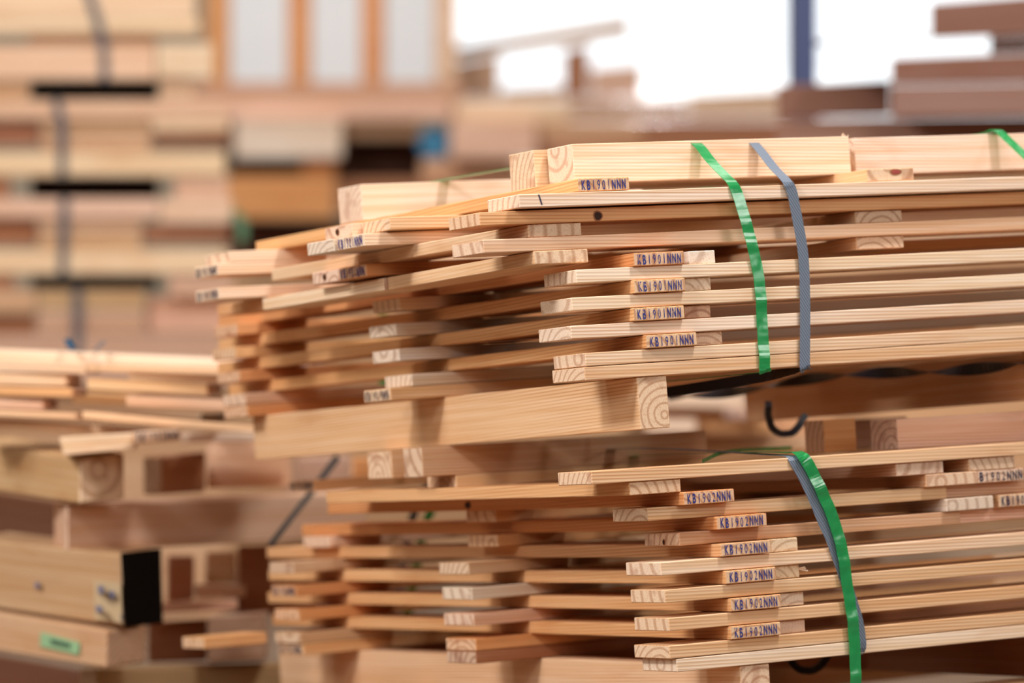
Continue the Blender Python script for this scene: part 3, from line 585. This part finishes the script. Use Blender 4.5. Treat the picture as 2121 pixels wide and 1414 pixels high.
for x0, x1, y0, y1, tone, lab in [
 (-90, 60, 166, 206, 'tan', 'spacer block left of the highest dark slot of the tall stack'), (332, 402, 164, 206, 'pale', 'spacer block right of the highest dark slot of the tall stack'),
 (-90, 20, 366, 410, 'brown', 'spacer block left of the middle dark slot of the tall stack'), (362, 472, 366, 410, 'pink', 'spacer block right of the middle dark slot of the tall stack'),
 (-90, 30, 569, 598, 'brown', 'spacer block left of the lowest dark slot of the tall stack'), (350, 482, 569, 614, 'pink', 'spacer block right of the lowest dark slot of the tall stack')]:
    prism('spacer_block', rect(x0, x1, y0, y1), ZT + .02, ZT + .02, (0, 0, .86), tone, lab, 'timber block', KTS, bev=.003)
prism('stacked_board', rect(-60, 470, 802, 1285), ZT + .1, ZT + .1, (0, 0, .8), 'tan', 'lower tiers of the tall stack hidden behind the left stack', 'board', GTS)
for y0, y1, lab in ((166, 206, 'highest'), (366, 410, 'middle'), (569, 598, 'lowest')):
    prism('spacer_block', rect(64, 328, y0, y1), ZT + .5, ZT + .5, (0, 0, .3), (84, 54, 40), f'added dark block painted as shade in the {lab} slot of the tall left stack', 'timber block', KTS, bev=.003)  # dark blocks added behind the slots so they stay shaded
SG = plain('slate_strap', (78, 78, 86), .5)
for i, (pp, lab) in enumerate([([(178, -30), (205, 50), (216, 110), (217, 166)], 'grey strap on the top tier of the tall left stack'), ([(116, 206), (128, 250), (129, 364)], 'grey strap on the second tier of the tall left stack'), ([(134, 411), (132, 480), (130, 567)], 'grey strap on the third tier of the tall left stack'), ([(160, 598), (161, 690), (160, 760)], 'grey strap on the lowest tier of the tall left stack')]):
    ribbon('packing_strap', [at(x, y, ZT - .004) for x, y in pp], RT, .030, SG, lab, 'straps on the tall left stack', smooth=1)
ribbon('strap_tail', [at(482, 438, ZT - .1), at(504, 462, ZT - .1), at(500, 500, ZT - .1)], RT, .030, plain('dull_green', (78, 120, 84), .5), 'short green strap end at right side of the tall left stack', 'loose strap ends', 'strap', smooth=1)
# ---- stacks in the middle distance
ZM = 16.0; GM2 = 'timbers in the middle distance'
mid = [
 (395, 935, 208, 246, 'pink', 0, 0, 'long pale beam below the three grey panels'),
 (400, 490, 249, 300, 'brown', .2, 0, 'brown block right of the tall left stack below the long pale beam'),
 (486, 708, 252, 328, (240, 222, 210), -.1, 0, 'whitish block above a dark slot behind the upper bundle'),
 (470, 694, 364, 452, 'orange', -.1, 0, 'thick orange beam behind upper bundle, left of the dark opening'),
 (628, 696, 330, 362, 'orange', 0, 0, 'small orange block between the whitish block and orange beam'),
 (696, 1064, 372, 440, 'brown', 0, 0, 'brown beam below the blue cap behind the upper bundle'),
 (872, 1064, 330, 370, 'tan', .1, 0, 'tan beam right of the blue round cap'),
 (932, 1112, 252, 328, 'pink', -.05, 0, 'pale pinkish block right of the blue round cap'),
 (1114, 1330, 252, 290, 'tan', .1, 0, 'tan block behind the left end of the top beams'),
 (1114, 1330, 292, 540, 'brown', .1, 0, 'brown block low behind the left end of the top beams'),
 (940, 1180, 209, 250, 'pale', .1, 0, 'pale beam below the left bright gap'),
 (470, 1064, 454, 540, 'dark', .3, 0, 'beam painted dark as the shade deep behind the orange beam'),  # shade of the deep gap put into the tone
 (470, 900, 286, 372, 'dark', .55, 0, 'beam painted dark as the shade inside the opening left of the blue cap'),  # dark tone stands in for shade in the opening
 (708, 870, 250, 285, 'tan', .1, 0, 'tan board over the dark opening left of the blue cap'),
]
for x0, x1, y0, y1, tone, dz, s, lab in mid:
    prism('stacked_board', rect(x0, x1, y0, y1, s), ZM + dz, ZM + dz, (0, 0, 1.2 if y0 == 208 else .5), tone, lab, 'timber', GM2, bev=.004)
bm = bmesh.new(); bmesh.ops.create_cone(bm, cap_ends=True, segments=40, radius1=.073, radius2=.073, depth=.1)
bmesh.ops.bevel(bm, geom=[e for e in bm.edges if len(e.link_faces) == 2 and e.calc_face_angle(0) > 1], offset=.012, segments=3, affect='EDGES')
o = link('blue_cap', bm, plain('blue_enamel', (50, 142, 190), .5), M=Matrix.Translation(at(901, 295, ZM + .17)) @ Matrix.Rotation(math.pi / 2, 4, 'X')); tag(o, 'bright blue round cap on the timber behind the upper bundle', 'cap')
# wooden frame with pale sheet panels
pr = bpy.data.objects.new('panel_frame', None); COL.objects.link(pr); ZP = 17.5; pr.location = at(680, 205, ZP); tag(pr, 'wooden frame with three tall grey-white sheet panels behind the stacks', 'frame')
bpy.context.view_layer.update()
def part(q, z, ext, tone, nm, mats=None):
    o = prism(nm, q, z, z, ext, tone, mats=mats); mw = o.matrix_world.copy(); o.parent = pr; o.matrix_parent_inverse = pr.matrix_world.inverted(); return o
for x0, x1, tone in [(428, 474, 'orange'), (598, 642, 'orange'), (750, 794, 'orange'), (902, 946, 'pale')]: part(rect(x0, x1, -420, 172), ZP, (0, 0, .1), tone, 'post')
part(rect(400, 960, 174, 206), ZP, (0, 0, .12), (226, 180, 150), 'rail')
SHEET = plain('white_sheet', (226, 231, 236), .55, .4, 3, .04)
for x0, x1 in [(476, 596), (644, 748), (796, 900)]: part(rect(x0, x1, -420, 172), ZP + .03, (0, 0, .02), None, 'sheet_panel', [SHEET])
# ---- stacks against the windows
ZW = 18.0; GW = 'timbers stacked before the windows'
win = [
 (18, [(925, 100), (1304, 36), (1304, 72), (925, 126)], 'tan', 'slanting plank across the bright opening, left of the window bar'),
 (18, [(925, 132), (1035, 114), (1035, 204), (925, 204)], 'pink', 'pale block under the left end of slanting plank before the bright opening'),
 (18, [(1166, 104), (1222, 94), (1222, 204), (1166, 204)], 'brown', 'short upright timber between the two bright round gaps'),
 (18, [(1038, 184), (1164, 176), (1164, 204), (1038, 204)], 'tan', 'block below the left bright round gap'),
 (18, [(1224, 142), (1330, 132), (1330, 204), (1224, 204)], 'pink', 'block below the right bright round gap'),
 (18, [(925, 206), (1420, 206), (1420, 246), (925, 246)], 'tan', 'tan timber below the bright opening, left of the dark window bar'),
 (18, [(1422, 196), (1660, 182), (1660, 246), (1422, 246)], 'pale', 'pale timber along the bottom of the bright opening'),
 (18, [(925, 248), (1700, 248), (1700, 330), (925, 330)], 'brown', 'brown timber directly behind the strapped top beam'),
 (10.6, [(1610, 178), (1845, 166), (1845, 240), (1610, 246)], (146, 108, 96), 'timber below the right window, at the foot of the dark window bar'),
 (10.6, [(1610, 248), (2250, 240), (2250, 330), (1610, 330)], (164, 130, 120), 'mauve timber directly behind the right top beam'),
 (10.2, [(1846, 122), (2250, 104), (2250, 168), (1846, 176)], (146, 108, 96), 'brown timber right of the right window, upper layer'),
 (10.2, [(1846, 178), (2250, 170), (2250, 238), (1846, 244)], (164, 130, 120), 'mauve timber right of the right window, lower layer'),
 (10.2, [(1928, 8), (2250, -18), (2250, 68), (1928, 80)], (146, 108, 96), 'dark brown timber hanging over at the upper right corner'),
 (10.2, [(2050, 76), (2250, 70), (2250, 102), (2050, 111)], (96, 72, 66), 'dark spacer block at the right border below the corner timber'),
 (10.2, [(1688, 85), (1926, 74), (1926, 81), (1688, 94)], (96, 72, 66), 'thin dark board across the right window'),
]
for z, q, tone, lab in win:
    prism('stacked_board', q, z, z, (0, 0, .6), tone, lab, 'timber', GW, bev=.004)
prism('stacked_board', rect(1610, 2250, 332, 1340), 10.6, 10.6, (0, 0, .6), 'tan', 'lower timbers under the mauve timber hidden behind the upper bundle', 'timber', GW)
# timbers seen between the two bundles, far behind
GBT = 'timbers seen between the two bundles'; ZB = 9.6
for q, dz, tone, lab in [
 ([(1340, 812), (1545, 818), (1545, 845), (1340, 842)], 0, 'cream', 'bright plank seen between the bundles right of the bearer end'),
 ([(1340, 846), (1500, 848), (1500, 866), (1340, 866)], .1, 'orange', 'orange plank below the bright plank between the bundles'),
 ([(1340, 867), (1442, 868), (1442, 896), (1340, 896)], 0, 'cream', 'whitish block between the bundles, above the shaded beam'),
 ([(1444, 867), (1600, 872), (1600, 896), (1444, 896)], .1, 'honey', 'honey block between the bundles, left of the curled black strap'),
 ([(1330, 898), (1700, 898), (1700, 960), (1330, 960)], .3, 'tan', 'tan block low between the bundles behind the thin straps'),
 ([(1580, 800), (1730, 800), (1730, 897), (1580, 897)], .4, 'tan', 'tan upright block behind the curled black strap'),
 ([(1340, 770), (1720, 780), (1720, 800), (1340, 808)], .5, 'brown', 'brown board high between the bundles')]:
    prism('stacked_board', q, ZB + dz, ZB + dz, (0, 0, .4), tone, lab, 'timber', GBT, bev=.003)
e3 = prism('plank', [(1502, 846), (1578, 848), (1578, 866), (1502, 866)], ZB, ZB, (0, 0, .4), 'pink', 'far plank end with a blurred blue and red stamp between the bundles', 'plank', GBT, bev=.002)
ptext(e3, 'KB1902NNN', [(1504, 846), (1576, 848), (1576, 866), (1504, 866)], ZB - .004, ZB - .004, INK)
prism('stacked_board', rect(1320, 2300, 962, 1360), ZB + .5, ZB + .5, (0, 0, .4), 'tan', 'lower boards of the far pile hidden behind the lower bundle', 'timber', GBT)
prism('stacked_board', rect(470, 1300, 542, 1185), ZM + .2, ZM + .2, (0, 0, .6), 'tan', 'lower timbers of the middle distance hidden behind the bundles', 'timber', GM2)
prism('stacked_board', rect(930, 1700, 332, 1155), ZW - .1, ZW - .1, (0, 0, .7), 'tan', 'lower timbers before the windows hidden behind the upper bundle', 'timber', GW)
# ================================================================== HALL
def box(name, x0, x1, y0, y1, z0, z1, mat):
    bm = bmesh.new(); bmesh.ops.create_cube(bm, size=1)
    for v in bm.verts: v.co = Vector((x0 + (v.co.x + .5) * (x1 - x0), y0 + (v.co.y + .5) * (y1 - y0), z0 + (v.co.z + .5) * (z1 - z0)))
    o = link(name, bm, mat); o['kind'] = 'structure'; return o
CONC = plain('concrete_floor', (128, 108, 92), .6, .3, 2, .2); WALL = plain('wall_paint', (236, 222, 200), .8, .2, 1, .06); STEEL = plain('blue_steel', (62, 74, 116), .5, .4)
YW = 24.0
def xw(x): return at(x, 0, YW / math.cos(PITCH)).x
box('floor', -14, 14, -7, YW + 8, -.2, 0, CONC)
box('ceiling', -14, 14, -7, YW + .3, 6.5, 6.7, WALL)
box('wall_left', -14.2, -14, -7, YW, 0, 6.5, WALL); box('wall_right', 14, 14.2, -7, YW, 0, 6.5, WALL); box('wall_back', -14, 14, -7.2, -7, 0, 6.5, WALL)
xa = xw(936); xb = xw(2500); zs = 1.55
box('wall_front', -14, xa, YW, YW + .2, 0, 6.5, WALL); box('wall_front_right', xb, 14, YW, YW + .2, 0, 6.5, WALL)
box('wall_front_sill', xa, xb, YW, YW + .2, 0, zs, WALL); box('wall_front_head', xa, xb, YW, YW + .2, 5.2, 6.5, WALL)
xm0, xm1 = xw(1641), xw(1697)
pm0, pm1 = at(1644, 0, 12), at(1694, 0, 12)
box('trim_1', pm0.x, pm1.x, 12, 12.25, 0, 6.5, STEEL)
gm, nt, bs = newmat('window_glass'); tr = nd(nt, 'ShaderNodeBsdfTransparent'); gl = nd(nt, 'ShaderNodeBsdfGlossy'); gl.inputs['Roughness'].default_value = .05; mx = nd(nt, 'ShaderNodeMixShader'); mx.inputs[0].default_value = .05
nt.links.new(tr.outputs[0], mx.inputs[1]); nt.links.new(gl.outputs[0], mx.inputs[2]); nt.links.new(mx.outputs[0], nt.nodes['Material Output'].inputs[0])
box('window_1', xa, xm0, YW + .05, YW + .06, zs, 5.2, gm); box('window_2', xm1, xb, YW + .05, YW + .06, zs, 5.2, gm)
# ================================================================== LIGHT
w = bpy.data.worlds.new('sky'); S.world = w; w.use_nodes = True; bg = w.node_tree.nodes['Background']; bg.inputs[0].default_value = (.93, .97, 1, 1); bg.inputs[1].default_value = 1.9
def area(name, loc, target, sx, sy, power, col=(1, .985, .955)):
    l = bpy.data.lights.new(name, 'AREA'); l.shape = 'RECTANGLE'; l.size = sx; l.size_y = sy; l.energy = power; l.color = col
    o = bpy.data.objects.new(name, l); COL.objects.link(o); o.location = loc; d = Vector(target) - Vector(loc); o.rotation_euler = d.to_track_quat('-Z', 'Y').to_euler(); return o
def rel(a, b, c): q = O + A * a + B * b; return (q.x, q.y, O.z + c)
tgt = rel(.3, .3, 0)
area('scene_light', rel(.9, -1.3, 3.6), tgt, .5, .9, 140)
area('scene_light', rel(-4.2, -.7, 2.9), rel(0, .6, 0), .7, .7, 170)
area('scene_light', (2.5, -2.5, 4.2), tgt, 4.5, 2.5, 225)  # added soft fill from behind the camera, stands for ambient light
area('scene_light', (6.2, 3.0, 2.2), (.2, 5.7, .7), .7, .7, 40)  # side light added for highlights on the green strap
area('scene_light', (-3.6, .8, 2.6), (-.9, 7, .75), 1.2, 1.2, 85)  # front-left fill added to brighten the left stack
area('scene_light', (-5, 3.0, 5.6), (-1.2, 8, .6), 2.5, 2.5, 200)  # high fill added to lift the left stack
area('scene_light', (0, 10.5, 6.3), (0, 13, 0), 6, 3, 270)
area('scene_light', (-2.2, 13.5, 6.0), (-2, 17.5, 1.8), 2, 1.5, 140)  # added light aimed at the sheet panels to brighten them
area('scene_light', (-1, 8.2, 6.0), (-1.5, 11, 0), 3, 2, 80)
S.cycles.max_bounces = 8; S.cycles.diffuse_bounces = 5; S.cycles.transparent_max_bounces = 12; S.cycles.caustics_reflective = False; S.cycles.caustics_refractive = False
S.cycles.sample_clamp_indirect = 6
S.view_settings.view_transform = 'Standard'; S.view_settings.look = 'None'; S.view_settings.exposure = -0.12; S.view_settings.gamma = 1; S.view_settings.use_curve_mapping = False
